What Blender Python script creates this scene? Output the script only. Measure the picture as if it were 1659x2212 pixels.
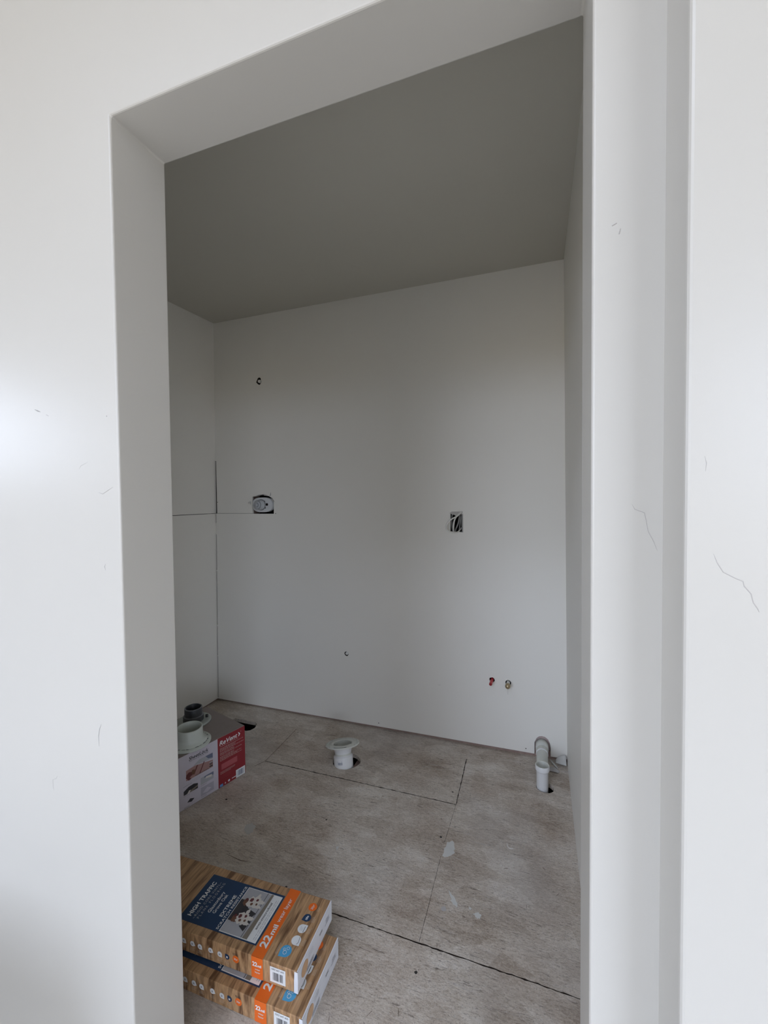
import bpy, bmesh, math, random
from mathutils import Vector, Matrix
random.seed(7)
for o in list(bpy.data.objects): bpy.data.objects.remove(o)
S = bpy.context.scene
COL = S.collection

# ------------------------------------------------------------------ camera
cam = bpy.data.cameras.new('camera'); cam_o = bpy.data.objects.new('camera', cam); COL.objects.link(cam_o)
cam.sensor_fit = 'HORIZONTAL'; cam.sensor_width = 36.0; cam.lens = 932.4947 / 1659 * 36.0
cam.clip_start = 0.02
yaw, pitch, roll = 0.3445, -0.0301, -0.0112
fw = Vector((-math.sin(yaw)*math.cos(pitch), math.cos(yaw)*math.cos(pitch), math.sin(pitch)))
r0 = Vector((math.cos(yaw), math.sin(yaw), 0)); u0 = r0.cross(fw)
rt = math.cos(roll)*r0 + math.sin(roll)*u0; up = -math.sin(roll)*r0 + math.cos(roll)*u0
cam_o.matrix_world = Matrix(((rt.x, up.x, -fw.x, 0.2208), (rt.y, up.y, -fw.y, -0.6147), (rt.z, up.z, -fw.z, 1.3077), (0, 0, 0, 1)))
S.camera = cam_o

# ------------------------------------------------------------------ look, sky and daylight
S.view_settings.view_transform = 'Standard'; S.view_settings.look = 'None'
S.view_settings.gamma = 1.0; S.view_settings.use_curve_mapping = False
S.view_settings.exposure = 0.58
SKY = 5.0
world = bpy.data.worlds.new('overcast_sky'); S.world = world; world.use_nodes = True
wn = world.node_tree.nodes; wl_ = world.node_tree.links; wn.clear()
w_tc = wn.new('ShaderNodeTexCoord'); w_sep = wn.new('ShaderNodeSeparateXYZ'); w_mr = wn.new('ShaderNodeMapRange')
w_mr.inputs['From Min'].default_value = -1; w_mr.inputs['From Max'].default_value = 1
w_cr = wn.new('ShaderNodeValToRGB'); w_bg = wn.new('ShaderNodeBackground'); w_out = wn.new('ShaderNodeOutputWorld')
w_cr.color_ramp.elements[0].position = 0.0; w_cr.color_ramp.elements[0].color = (.30, .275, .23, 1)
w_cr.color_ramp.elements[1].position = 0.49; w_cr.color_ramp.elements[1].color = (.36, .33, .28, 1)
e = w_cr.color_ramp.elements.new(0.51); e.color = (.785, .885, 1.08, 1)
e = w_cr.color_ramp.elements.new(1.0); e.color = (.785, .895, 1.18, 1)
wl_.new(w_tc.outputs['Generated'], w_sep.inputs[0]); wl_.new(w_sep.outputs['Z'], w_mr.inputs['Value'])
wl_.new(w_mr.outputs[0], w_cr.inputs[0]); wl_.new(w_cr.outputs[0], w_bg.inputs['Color'])
w_bg.inputs['Strength'].default_value = SKY; wl_.new(w_bg.outputs[0], w_out.inputs[0])

# windows of the hall behind the camera: (wall, a0, a1, z0, z1); wall 'back' is y = HY0, wall 'left' is x = HX0
HX0, HX1, HY0, HZ = -3.2, 4.2, -3.7, 3.2
ADDED_SKYLIGHT = (-1.9, 0.4, -2.2, -1.5)      # added unseen roof opening, brightens the floor: x0, x1, y0, y1
WINDOWS = [('back', -2.3, -0.6, 0.45, 2.7), ('back', 1.6, 4.15, 0.45, 2.7), ('left', -1.68, -0.80, 1.48, 2.12)]
for wall, a0, a1, z0, z1 in WINDOWS:
    l = bpy.data.lights.new('window_daylight', 'AREA'); l.shape = 'RECTANGLE'; l.cycles.is_portal = True
    l.size = a1-a0; l.size_y = z1-z0
    lo = bpy.data.objects.new('window_daylight', l); COL.objects.link(lo)
    if wall == 'back': lo.location = ((a0+a1)/2, HY0-.10, (z0+z1)/2); lo.rotation_euler = (math.pi/2, 0, math.pi)
    else: lo.location = (HX0-.10, (a0+a1)/2, (z0+z1)/2); lo.rotation_euler = (math.pi/2, 0, math.pi/2)
    lo.rotation_euler = (Vector((0, 1, 0)) if wall == 'back' else Vector((1, 0, 0))).to_track_quat('-Z', 'Z').to_euler()

l = bpy.data.lights.new('added_roof_daylight', 'AREA'); l.shape = 'RECTANGLE'; l.cycles.is_portal = True
l.size = ADDED_SKYLIGHT[1]-ADDED_SKYLIGHT[0]; l.size_y = ADDED_SKYLIGHT[3]-ADDED_SKYLIGHT[2]
lo = bpy.data.objects.new('added_roof_daylight', l); COL.objects.link(lo)
lo.location = ((ADDED_SKYLIGHT[0]+ADDED_SKYLIGHT[1])/2, (ADDED_SKYLIGHT[2]+ADDED_SKYLIGHT[3])/2, HZ+.09)

# ------------------------------------------------------------------ materials
def nodes(name):
    m = bpy.data.materials.new(name); m.use_nodes = True
    return m, m.node_tree.nodes, m.node_tree.links, m.node_tree.nodes['Principled BSDF']
def srgb(r, g, b):
    f = lambda c: c/12.92 if c <= .04045 else ((c+.055)/1.055)**2.4
    return (f(r/255), f(g/255), f(b/255), 1)
def plain(name, col, rough=.5, noise=.04, metal=0.0, scale=30, spec=.5):
    """procedural material: base colour with a faint mottling of its own"""
    m, n, l, b = nodes(name)
    tc = n.new('ShaderNodeTexCoord'); t = n.new('ShaderNodeTexNoise'); t.inputs['Scale'].default_value = scale
    mx = n.new('ShaderNodeMix'); mx.data_type = 'RGBA'
    c = col[:3]
    mx.inputs[6].default_value = tuple(x*(1-noise) for x in c)+(1,); mx.inputs[7].default_value = tuple(min(1, x*(1+noise)) for x in c)+(1,)
    l.new(tc.outputs['Object'], t.inputs['Vector']); l.new(t.outputs['Fac'], mx.inputs[0]); l.new(mx.outputs[2], b.inputs['Base Color'])
    b.inputs['Roughness'].default_value = rough; b.inputs['Metallic'].default_value = metal
    b.inputs['Specular IOR Level'].default_value = spec
    return m
def paint(name, col, rough, bump=.15, spec=.5):
    m, n, l, b = nodes(name)
    tc = n.new('ShaderNodeTexCoord'); t = n.new('ShaderNodeTexNoise'); t.inputs['Scale'].default_value = 260; t.inputs['Detail'].default_value = 3
    t2 = n.new('ShaderNodeTexNoise'); t2.inputs['Scale'].default_value = 2.2; t2.inputs['Detail'].default_value = 2
    ad = n.new('ShaderNodeMath'); ad.operation = 'MULTIPLY_ADD'; ad.inputs[1].default_value = .06
    bp = n.new('ShaderNodeBump'); bp.inputs['Strength'].default_value = bump; bp.inputs['Distance'].default_value = .004
    mx = n.new('ShaderNodeMix'); mx.data_type = 'RGBA'
    mx.inputs[6].default_value = tuple(x*.985 for x in col[:3])+(1,); mx.inputs[7].default_value = tuple(min(1, x*1.015) for x in col[:3])+(1,)
    l.new(tc.outputs['Object'], t.inputs['Vector']); l.new(tc.outputs['Object'], t2.inputs['Vector'])
    l.new(t.outputs['Fac'], ad.inputs[0]); l.new(t2.outputs['Fac'], ad.inputs[2]); l.new(ad.outputs[0], bp.inputs['Height'])
    l.new(bp.outputs[0], b.inputs['Normal']); l.new(t2.outputs['Fac'], mx.inputs[0]); l.new(mx.outputs[2], b.inputs['Base Color'])
    b.inputs['Roughness'].default_value = rough; b.inputs['Specular IOR Level'].default_value = spec
    return m
M = {}
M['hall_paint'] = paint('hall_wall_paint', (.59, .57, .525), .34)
M['hall_floor'] = plain('pale_hall_floor', (.88, .83, .74), .5, .06, scale=6)
M['hall_far'] = paint('hall_far_wall_paint', (.62, .59, .54), .6)
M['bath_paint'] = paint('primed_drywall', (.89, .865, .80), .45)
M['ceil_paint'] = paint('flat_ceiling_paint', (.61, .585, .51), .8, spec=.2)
M['dark'] = plain('dark_cavity', (.012, .010, .009), .9, spec=.1)
M['plate'] = plain('reddish_stud_lumber', (.33, .235, .20), .8, .25, scale=60)
M['joint_shade'] = plain('shaded_joint', (.045, .034, .026), .9, .3, spec=.1)  # shade inside open joints and cut holes, put into the colour
M['gypsum'] = plain('gypsum_core', (.62, .60, .57), .9)

def osb():
    m, n, l, b = nodes('dusty_strand_board')
    tc = n.new('ShaderNodeTexCoord')
    def mp(rot, sc):
        a = n.new('ShaderNodeMapping'); a.inputs['Rotation'].default_value = (0, 0, rot); a.inputs['Scale'].default_value = sc
        l.new(tc.outputs['Object'], a.inputs['Vector']); return a.outputs[0]
    def noise(vec, sc, det=3, rough=.55, dist=0):
        t = n.new('ShaderNodeTexNoise'); t.inputs['Scale'].default_value = sc; t.inputs['Detail'].default_value = det
        t.inputs['Roughness'].default_value = rough; t.inputs['Distortion'].default_value = dist; l.new(vec, t.inputs['Vector']); return t.outputs['Fac']
    def ramp(v, p0, p1, c0=(0, 0, 0, 1), c1=(1, 1, 1, 1)):
        r = n.new('ShaderNodeValToRGB'); r.color_ramp.elements[0].position = p0; r.color_ramp.elements[1].position = p1
        r.color_ramp.elements[0].color = c0; r.color_ramp.elements[1].color = c1; l.new(v, r.inputs[0]); return r.outputs[0]
    def mix(f, a, c, mode='MIX'):
        x = n.new('ShaderNodeMix'); x.data_type = 'RGBA'; x.blend_type = mode
        if isinstance(f, float): x.inputs[0].default_value = f
        else: l.new(f, x.inputs[0])
        for k, v in ((6, a), (7, c)):
            if isinstance(v, tuple): x.inputs[k].default_value = v
            else: l.new(v, x.inputs[k])
        return x.outputs[2]
    def mul(a, c):
        x = n.new('ShaderNodeMath'); x.operation = 'MULTIPLY'; l.new(a, x.inputs[0])
        if isinstance(c, float): x.inputs[1].default_value = c
        else: l.new(c, x.inputs[1])
        return x.outputs[0]
    base = ramp(noise(mp(0, (1, 1, 1)), 3.2, 5, .6), .36, .66, (.45, .37, .295, 1), (.71, .645, .56, 1))
    # broad tone of single strands, each lying its own way
    vor = n.new('ShaderNodeTexVoronoi'); vor.inputs['Scale'].default_value = 16; l.new(mp(.4, (.45, 1.2, 1)), vor.inputs['Vector'])
    vor2 = n.new('ShaderNodeTexVoronoi'); vor2.inputs['Scale'].default_value = 20; l.new(mp(-.9, (.5, 1.3, 1)), vor2.inputs['Vector'])
    for vv, ff in ((vor, .20), (vor2, .18)):
        g = n.new('ShaderNodeRGBToBW'); l.new(vv.outputs['Color'], g.inputs[0]); base = mix(ff, base, ramp(g.outputs[0], .15, .85), 'SOFT_LIGHT')
    base = mix(.45, base, ramp(noise(mp(.5, (1, 3, 1)), 60, 4, .75, .8), .30, .70), 'SOFT_LIGHT')
    base = mix(.35, base, ramp(noise(mp(-.8, (1, 3.5, 1)), 75, 3, .75, .8), .32, .68), 'SOFT_LIGHT')
    bw = n.new('ShaderNodeHueSaturation'); bw.inputs['Saturation'].default_value = 1.0; l.new(base, bw.inputs['Color']); base = bw.outputs[0]
    # dark fibre cracks between strands, in four directions, each confined to patches
    heights = []
    for k, (rot, s, lo) in enumerate(((.35, 24, .615), (1.25, 27, .615), (-.55, 25, .615), (2.3, 29, .62), (.0, 33, .63), (.8, 40, .62))):
        f = ramp(noise(mp(rot, (.8, 6.0, 1)), s, 4, .7, 1.2), lo, lo+.045)
        patch = ramp(noise(mp(rot+k, (1, 1, 1)), 5.0+k, 2, .5), .44, .54)
        f = mul(f, patch); heights.append(f)
        base = mix(mul(f, .70), base, (.12, .09, .07, 1))
    # fine dust, speckle and pale scuffs
    base = mix(mul(ramp(noise(mp(.2, (1, 1, 1)), 230, 2, .7), .57, .66), .50), base, (.13, .105, .09, 1))
    base = mix(mul(ramp(noise(mp(.7, (1, 1, 1)), 170, 3, .7), .58, .68), .45), base, (.68, .66, .63, 1))
    base = mix(mul(ramp(noise(mp(.9, (.6, 5, 1)), 11, 4, .6), .60, .72), .35), base, (.60, .575, .55, 1))
    base = mix(mul(ramp(noise(mp(.1, (1, 1, 1)), 1.6, 3, .5), .48, .62), .30), base, (.52, .50, .48, 1))
    l.new(base, b.inputs['Base Color'])
    bp = n.new('ShaderNodeBump'); bp.inputs['Strength'].default_value = .5; bp.inputs['Distance'].default_value = .002; bp.invert = True
    sm = n.new('ShaderNodeMath'); sm.operation = 'ADD'; l.new(heights[0], sm.inputs[0]); l.new(heights[1], sm.inputs[1])
    l.new(sm.outputs[0], bp.inputs['Height']); l.new(bp.outputs[0], b.inputs['Normal'])
    b.inputs['Roughness'].default_value = .62; b.inputs['Specular IOR Level'].default_value = .35
    return m
M['osb'] = osb()

def oak(name, light, dark, rot, sc=9):
    m, n, l, b = nodes(name)
    tc = n.new('ShaderNodeTexCoord')
    def tex(rz, scale, s, det, dist):
        a = n.new('ShaderNodeMapping'); a.inputs['Rotation'].default_value = (0, rot*.35, rz); a.inputs['Scale'].default_value = scale
        l.new(tc.outputs['Object'], a.inputs['Vector'])
        t = n.new('ShaderNodeTexNoise'); t.inputs['Scale'].default_value = s; t.inputs['Detail'].default_value = det; t.inputs['Distortion'].default_value = dist
        l.new(a.outputs[0], t.inputs['Vector']); return t.outputs['Fac']
    def ramp(v, stops):
        r = n.new('ShaderNodeValToRGB'); els = r.color_ramp.elements
        els[0].position, els[0].color = stops[0]; els[1].position, els[1].color = stops[-1]
        for p, c in stops[1:-1]: e = els.new(p); e.color = c
        l.new(v, r.inputs[0]); return r.outputs[0]
    mid = tuple((light[i]+dark[i])/2 for i in range(3))+(1,)
    c = ramp(tex(rot, (8, .8, 1.6), sc, 4, .6), [(.32, dark), (.44, mid), (.54, light), (.68, mid)])
    g = ramp(tex(rot, (30, 1.2, 4), sc, 2, .2), [(.42, (.72, .70, .68, 1)), (.55, (1, 1, 1, 1))])
    x = n.new('ShaderNodeMix'); x.data_type = 'RGBA'; x.blend_type = 'MULTIPLY'; x.inputs[0].default_value = .55
    l.new(c, x.inputs[6]); l.new(g, x.inputs[7]); l.new(x.outputs[2], b.inputs['Base Color'])
    b.inputs['Roughness'].default_value = .38
    return m
M['oak_print'] = oak('printed_oak_grain', (.55, .33, .165, 1), (.16, .078, .034, 1), -.22)
M['white_card'] = plain('white_cardboard', (.74, .75, .78), .55)
M['navy'] = plain('navy_print', (.016, .045, .105), .45, spec=.35)
M['orange'] = plain('orange_print', (.83, .155, .018), .45, spec=.35)
M['sky_print'] = plain('light_blue_print', (.075, .36, .62), .4)
M['white_print'] = plain('white_print', (.78, .79, .78), .5)
M['grey_print'] = plain('grey_print', (.42, .42, .44), .5)
M['dark_print'] = plain('dark_print', (.035, .033, .038), .5)
M['brown_print'] = plain('brown_print', (.16, .075, .045), .5)
M['taupe_print'] = plain('taupe_print', (.22, .19, .15), .5)
M['tan_print'] = plain('tan_print', (.60, .38, .22), .5)
M['cream_print'] = plain('cream_print', (.66, .62, .56), .5)
M['caption_print'] = plain('warm_caption_print', (.60, .50, .38), .5)
M['blue_print'] = plain('mid_blue_print', (.13, .33, .62), .5)
M['pink_print'] = plain('dusty_pink_print', (.38, .22, .20), .5)
M['maroon_print'] = plain('maroon_print', (.13, .035, .035), .5)
M['red_card'] = plain('deep_red_print', (.26, .022, .030), .45)
M['faint_red'] = plain('faint_red_print', (.40, .09, .10), .5)
M['grey_card'] = plain('grey_brown_cardboard', (.30, .255, .235), .8, .08)
M['lilac_card'] = plain('pale_printed_cardboard', (.58, .545, .60), .5)
M['pvc'] = plain('white_pvc', (.80, .80, .79), .28)
M['pvc_old'] = plain('creamy_pvc', (.66, .665, .60), .33)
M['pvc_green'] = plain('pale_green_plastic', (.62, .66, .60), .35)
M['pvc_disc'] = plain('grey_green_plastic', (.40, .43, .39), .45)
M['abs'] = plain('charcoal_plastic', (.045, .048, .052), .4)
M['abs_rim'] = plain('worn_charcoal_plastic', (.17, .175, .185), .45)
M['rubber'] = plain('black_rubber', (.02, .02, .02), .6)
M['clear_cap'] = plain('frosted_plastic', (.72, .73, .74), .25)
M['valve_cap'] = plain('hazy_grey_plastic', (.50, .52, .54), .3)
M['cap_shade'] = plain('shadowed_grey_plastic', (.20, .21, .22), .5)  # darker copy of the cap plastic, edge shade put into its colour
M['pex'] = plain('red_pipe', (.52, .02, .028), .3)
M['brass'] = plain('aged_brass', (.40, .31, .18), .28, metal=.55)
M['cable'] = plain('white_cable_sheath', (.88, .87, .82), .45)
M['cable_grey'] = plain('grey_cable_sheath', (.30, .30, .29), .5)
M['box_blue'] = plain('wall_box_grey', (.20, .20, .20), .5)
M['plaster'] = plain('dried_plaster', (.66, .655, .62), .85, .05)
M['paper'] = plain('torn_drywall_paper', (.62, .60, .57), .85, .06)
M['pink_paper'] = plain('pinkish_board_paper', (.62, .50, .46), .85)
M['pencil'] = plain('grey_scuff', (.40, .385, .37), .8)
M['crack'] = plain('fine_crack', (.50, .475, .455), .9)
M['crack_light'] = plain('pale_scuff', (.86, .85, .83), .7)
M['steel'] = plain('screw_head', (.03, .028, .026), .5)
M['splinter'] = plain('wood_splinter', (.10, .065, .045), .9)
M['ink'] = plain('pipe_stamp_ink', (.16, .18, .26), .5)
M['frame'] = plain('white_window_frame', (.78, .78, .77), .4)
def glass():
    m, n, l, b = nodes('window_glass')
    b.inputs['Transmission Weight'].default_value = 1; b.inputs['Roughness'].default_value = 0; b.inputs['IOR'].default_value = 1.0
    b.inputs['Base Color'].default_value = (.97, .98, .98, 1)
    return m

# ------------------------------------------------------------------ mesh helpers
class MB:
    """collects shapes into one mesh; every shape names its own material"""
    def __init__(s): s.v = []; s.f = []; s.m = []; s.sm = []; s.mats = []
    def mi(s, m):
        if m not in s.mats: s.mats.append(m)
        return s.mats.index(m)
    def add(s, vs, fs, m, smooth=False):
        b = len(s.v); s.v += [Vector(v) for v in vs]; k = s.mi(m)
        for f in fs: s.f.append([i+b for i in f]); s.m.append(k); s.sm.append(smooth)
    def hexa(s, c, m):          # 8 corners: bottom ring then top ring
        s.add(c, [(3, 2, 1, 0), (4, 5, 6, 7), (0, 1, 5, 4), (1, 2, 6, 5), (2, 3, 7, 6), (3, 0, 4, 7)], m)
    def box(s, a, b, m):
        (x0, y0, z0), (x1, y1, z1) = a, b
        s.hexa([(x0, y0, z0), (x1, y0, z0), (x1, y1, z0), (x0, y1, z0), (x0, y0, z1), (x1, y0, z1), (x1, y1, z1), (x0, y1, z1)], m)
    def lathe(s, prof, m, M4=Matrix(), n=48, mats=None):
        """revolve (radius, height) points about z; closed between consecutive points only"""
        vs = []
        for r_, z in prof:
            for i in range(n):
                a = 2*math.pi*i/n; vs.append(M4 @ Vector((r_*math.cos(a), r_*math.sin(a), z)))
        for j in range(len(prof)-1):
            fs = [(j*n+i, j*n+(i+1) % n, (j+1)*n+(i+1) % n, (j+1)*n+i) for i in range(n)]
            if j == 0: s.add(vs, [], m); base = len(s.v)-len(vs)
            k = s.mi(mats[j] if mats else m)
            for f in fs: s.f.append([base+i for i in f]); s.m.append(k); s.sm.append(True)
    def disc(s, c, r_, m, M4=Matrix(), n=24, ry=None):
        ry = ry or r_
        s.add([M4 @ Vector((c[0]+r_*math.cos(2*math.pi*i/n), c[1]+ry*math.sin(2*math.pi*i/n), c[2])) for i in range(n)], [tuple(range(n))], m)
    def tube(s, pts, r_, m, n=10, cap=True, flat=1.0):
        pts = [Vector(p) for p in pts]; rings = []; prev = None
        for i, p in enumerate(pts):
            t = (pts[min(i+1, len(pts)-1)]-pts[max(i-1, 0)]).normalized()
            if prev is None: a = t.orthogonal().normalized()
            else: a = (prev-t*prev.dot(t)).normalized()
            prev = a; b = t.cross(a); rr = r_[i] if isinstance(r_, (list, tuple)) else r_
            rings.append([p+rr*(math.cos(2*math.pi*k/n)*a+flat*math.sin(2*math.pi*k/n)*b) for k in range(n)])
        vs = [v for r in rings for v in r]
        fs = [(j*n+i, j*n+(i+1) % n, (j+1)*n+(i+1) % n, (j+1)*n+i) for j in range(len(rings)-1) for i in range(n)]
        s.add(vs, fs, m, True)
        if cap: s.add(rings[0], [tuple(reversed(range(n)))], m); s.add(rings[-1], [tuple(range(n))], m)
    def prism(s, poly, M4, h, m):   # poly in local xy, extruded h along local z
        n = len(poly); vs = [M4 @ Vector((x, y, 0)) for x, y in poly]+[M4 @ Vector((x, y, h)) for x, y in poly]
        s.add(vs, [tuple(reversed(range(n))), tuple(range(n, 2*n))]+[(i, (i+1) % n, n+(i+1) % n, n+i) for i in range(n)], m)
    def build(s, name, parent=None, bevel=0, seg=2, smooth=None, ang=35):
        me = bpy.data.meshes.new(name); me.from_pydata([tuple(v) for v in s.v], [], s.f)
        for m in s.mats: me.materials.append(M[m] if isinstance(m, str) else m)
        for p, k, sm in zip(me.polygons, s.m, s.sm): p.material_index = k; p.use_smooth = sm
        bm = bmesh.new(); bm.from_mesh(me)
        if bevel: bmesh.ops.remove_doubles(bm, verts=bm.verts, dist=1e-6)
        bmesh.ops.recalc_face_normals(bm, faces=bm.faces) if smooth != 'keep' else None
        bm.to_mesh(me); bm.free(); me.update()
        o = bpy.data.objects.new(name, me); COL.objects.link(o)
        if bevel:
            b = o.modifiers.new('bevel', 'BEVEL'); b.width = bevel; b.segments = seg; b.limit_method = 'ANGLE'; b.angle_limit = math.radians(ang)
            b.harden_normals = False
        if parent: o.parent = parent
        return o
def part(name, mb, parent, **k): return mb.build(name, parent, **k)
def thing(name, label, cat, loc=(0, 0, 0), rz=0.0, group=None):
    o = bpy.data.objects.new(name, None); o.empty_display_size = .05; COL.objects.link(o)
    o.location = loc; o.rotation_euler = (0, 0, rz); o['label'] = label; o['category'] = cat
    if group: o['group'] = group
    return o
def tag(o, label, cat, group=None):
    o['label'] = label; o['category'] = cat
    if group: o['group'] = group
    return o
def struct(o): o['kind'] = 'structure'; return o
def bake(o, mods, lined=False):
    """apply boolean cutters to a mesh object, then drop the cutters"""
    for c in mods:
        b = o.modifiers.new('cut', 'BOOLEAN'); b.operation = 'DIFFERENCE'; b.object = c; b.solver = 'EXACT'; b.use_self = True
        if lined: b.material_mode = 'TRANSFER'
    dg = bpy.context.evaluated_depsgraph_get(); dg.update()
    me = bpy.data.meshes.new_from_object(o.evaluated_get(dg)); o.modifiers.clear(); o.data = me
    for c in mods: bpy.data.objects.remove(c)

# flat printed shapes on a surface: a runs right, b runs up, n out of the surface
class Print(MB):
    def __init__(s, org, a, b, n, e=.00035): super().__init__(); s.o, s.a, s.b, s.n, s.e = Vector(org), Vector(a), Vector(b), Vector(n), e
    def P(s, x, y, k): return s.o+s.a*x+s.b*y+s.n*(s.e*k)
    def rect(s, x0, y0, x1, y1, m, k=1): s.poly([(x0, y0), (x1, y0), (x1, y1), (x0, y1)], m, k)
    def poly(s, pts, m, k=1): s.add([s.P(x, y, k) for x, y in pts], [tuple(range(len(pts)))], m)
    def ell(s, x, y, rx, ry, m, k=1, n=28): s.poly([(x+rx*math.cos(2*math.pi*i/n), y+ry*math.sin(2*math.pi*i/n)) for i in range(n)], m, k)
    def ring(s, x, y, r_, w, m, k=2, n=20):
        for i in range(n):
            a0, a1 = 2*math.pi*i/n, 2*math.pi*(i+1)/n
            s.poly([(x+r_*math.cos(a0), y+r_*math.sin(a0)), (x+r_*math.cos(a1), y+r_*math.sin(a1)), (x+(r_-w)*math.cos(a1), y+(r_-w)*math.sin(a1)), (x+(r_-w)*math.cos(a0), y+(r_-w)*math.sin(a0))], m, k)
    def drop(s, x, y, r_, ang, m, k=1, n=26):   # teardrop badge with one pointed corner towards ang
        pts = []
        for i in range(n):
            t = i/(n-1); a = ang+math.pi/4+t*(1.5*math.pi); pts.append((x+r_*math.cos(a), y+r_*math.sin(a)))
        pts.append((x+1.41*r_*math.cos(ang), y+1.41*r_*math.sin(ang)))
        s.poly(pts, m, k)
    def blob(s, x, y, rx, ry, m, k=1, seed=0, n=20, jag=.22):
        R = random.Random(seed); s.poly([(x+rx*(1+R.uniform(-jag, jag))*math.cos(2*math.pi*i/n), y+ry*(1+R.uniform(-jag, jag))*math.sin(2*math.pi*i/n)) for i in range(n)], m, k)
    def text(s, body, x0, y0, w, h, m, k=2, bold=.02, shear=0.0, space=1.0):
        """lettering with its baseline start at (x0, y0), scaled to width w and capital height h"""
        cu = bpy.data.curves.new('t', 'FONT'); cu.body = body; cu.size = 1; cu.offset = bold; cu.shear = shear; cu.space_character = space; cu.resolution_u = 3
        o = bpy.data.objects.new('t', cu); COL.objects.link(o)
        dg = bpy.context.evaluated_depsgraph_get(); dg.update()
        me = bpy.data.meshes.new_from_object(o.evaluated_get(dg))
        xs = [v.co.x for v in me.vertices]; x_min, x_max = min(xs), max(xs)
        sx = w/(x_max-x_min); sy = h/.70
        vs = [s.P(x0+(v.co.x-x_min)*sx, y0+v.co.y*sy, k) for v in me.vertices]
        s.add(vs, [tuple(p.vertices) for p in me.polygons], m)
        bpy.data.objects.remove(o); bpy.data.curves.remove(cu); bpy.data.meshes.remove(me)
    def lines(s, x0, y0, w, n, dy, t, m, k=2, seed=0, lo=.55, up=False):
        R = random.Random(seed)
        for i in range(n):
            # small print: a row of short dashes
            x = x0; end = x0+w*R.uniform(lo, 1)
            while x < end:
                d = min(end-x, R.uniform(.03, .10)*w); s.rect(x, y0-i*dy, x+d, y0-i*dy+t, m, k); x += d+.018*w
    def barcode(s, x0, y0, w, h, m, k=2, seed=1):
        R = random.Random(seed); x = x0
        while x < x0+w:
            d = R.choice((.022, .040, .070))*w; s.rect(x, y0, min(x+d, x0+w), y0+h, m, k); x += d+R.choice((.025, .04, .06))*w

# ------------------------------------------------------------------ the room shell
H = 2.0364; T = .129; D = 1.6485; ZC = 2.44; XL0, XLT = -.5479, -.5403; XR0, XRT = .2836, .2844; XJ = .364; YJ = -.0843
WL0, WLT, WR0, WRT = -1.7658, -1.7332, .3521, .3332
ZT = HZ+.06
# front wall: left of the opening, above it, right of it, and the part of the wall that steps out towards the camera
mb = MB()
xl = lambda z: XL0+(XLT-XL0)*z/H
xr = lambda z: XR0+(XRT-XR0)*z/H
outer = [(HX0-.1, -.06), (XL0, -.06), (XLT, H), (XRT, H), (XR0, -.06), (XJ+.06, -.06), (XJ+.06, ZT), (HX0-.1, ZT)]
n = len(outer); vs = [(x, 0, z) for x, z in outer]+[(x, T, z) for x, z in outer]
mb.add(vs, [tuple(range(n)), tuple(reversed(range(n, 2*n)))]+[(i, (i+1) % n, n+(i+1) % n, n+i) for i in range(n)], 'hall_paint')
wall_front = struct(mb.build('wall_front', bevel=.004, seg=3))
mb = MB(); mb.hexa([(XJ, YJ, -.06), (HX1+.1, YJ, -.06), (HX1+.1, T, -.06), (XJ, T, -.06), (XJ+.001, YJ, ZT), (HX1+.1, YJ, ZT), (HX1+.1, T, ZT), (XJ+.001, T, ZT)], 'hall_paint')
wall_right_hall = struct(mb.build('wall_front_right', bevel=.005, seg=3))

# back wall: half inch drywall whose bottom edge stands clear of the floor
TH = .0127
def cutter(poly, M4, h):
    c = MB(); c.prism(poly, M4, h, 'joint_shade'); return c.build('cutter')
def yface(y): return Matrix(((1, 0, 0, 0), (0, 0, 1, y), (0, 1, 0, 0), (0, 0, 0, 1)))     # (x, z) -> (x, y, z)
def rpoly(pts, j, seed, sub=3):
    R = random.Random(seed); out = []
    for i, p in enumerate(pts):
        q = pts[(i+1) % len(pts)]
        for k in range(sub): t = k/sub; out.append((p[0]+(q[0]-p[0])*t+R.uniform(-j, j), p[1]+(q[1]-p[1])*t+R.uniform(-j, j)))
    return out
def circ(x, z, r_, n=20, j=0, seed=0):
    R = random.Random(seed); return [(x+(r_+R.uniform(-j, j))*math.cos(2*math.pi*i/n), z+(r_+R.uniform(-j, j))*math.sin(2*math.pi*i/n)) for i in range(n)]
ZSB = 1.2265
mb = MB(); mb.hexa([(WL0-.05, D, .009), (WR0+.05, D, .0175), (WR0+.05, D+TH, .0175), (WL0-.05, D+TH, .009), (WL0-.05, D, ZC+.02), (WR0+.05, D, ZC+.02), (WR0+.05, D+TH, ZC+.02), (WL0-.05, D+TH, ZC+.02)], 'bath_paint')
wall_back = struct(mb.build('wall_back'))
Y = yface(D-.02); cuts = []
cuts.append(cutter([(-1.4638, 1.2245), (-1.3095, 1.2245), (-1.3085, 1.300), (-1.318, 1.320), (-1.345, 1.334), (-1.375, 1.338), (-1.39, 1.3445), (-1.42, 1.336), (-1.435, 1.333), (-1.452, 1.331), (-1.466, 1.3315), (-1.4655, 1.29), (-1.468, 1.27)], Y, .05))
cuts.append(cutter([(-.2200, 1.1325), (-.1560, 1.1290), (-.1560, 1.2230), (-.170, 1.2290), (-.195, 1.2310), (-.2185, 1.2285)], Y, .05))
cuts.append(cutter(circ(-.0075, .3655, .0135, 18, .001, 2), Y, .05))
cuts.append(cutter(circ(.0735, .3610, .0145, 20, .0008, 3), Y, .05))
holes, cuts = cuts, []
cuts.append(cutter([(.1998, -.02), (.2003, .0763), (.2100, .0985), (.2216, .1095), (.2355, .1128), (.2500, .1110), (.2640, .100), (.2725, .082), (.2749, .060), (.2765, -.02)], Y, .05))
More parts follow.
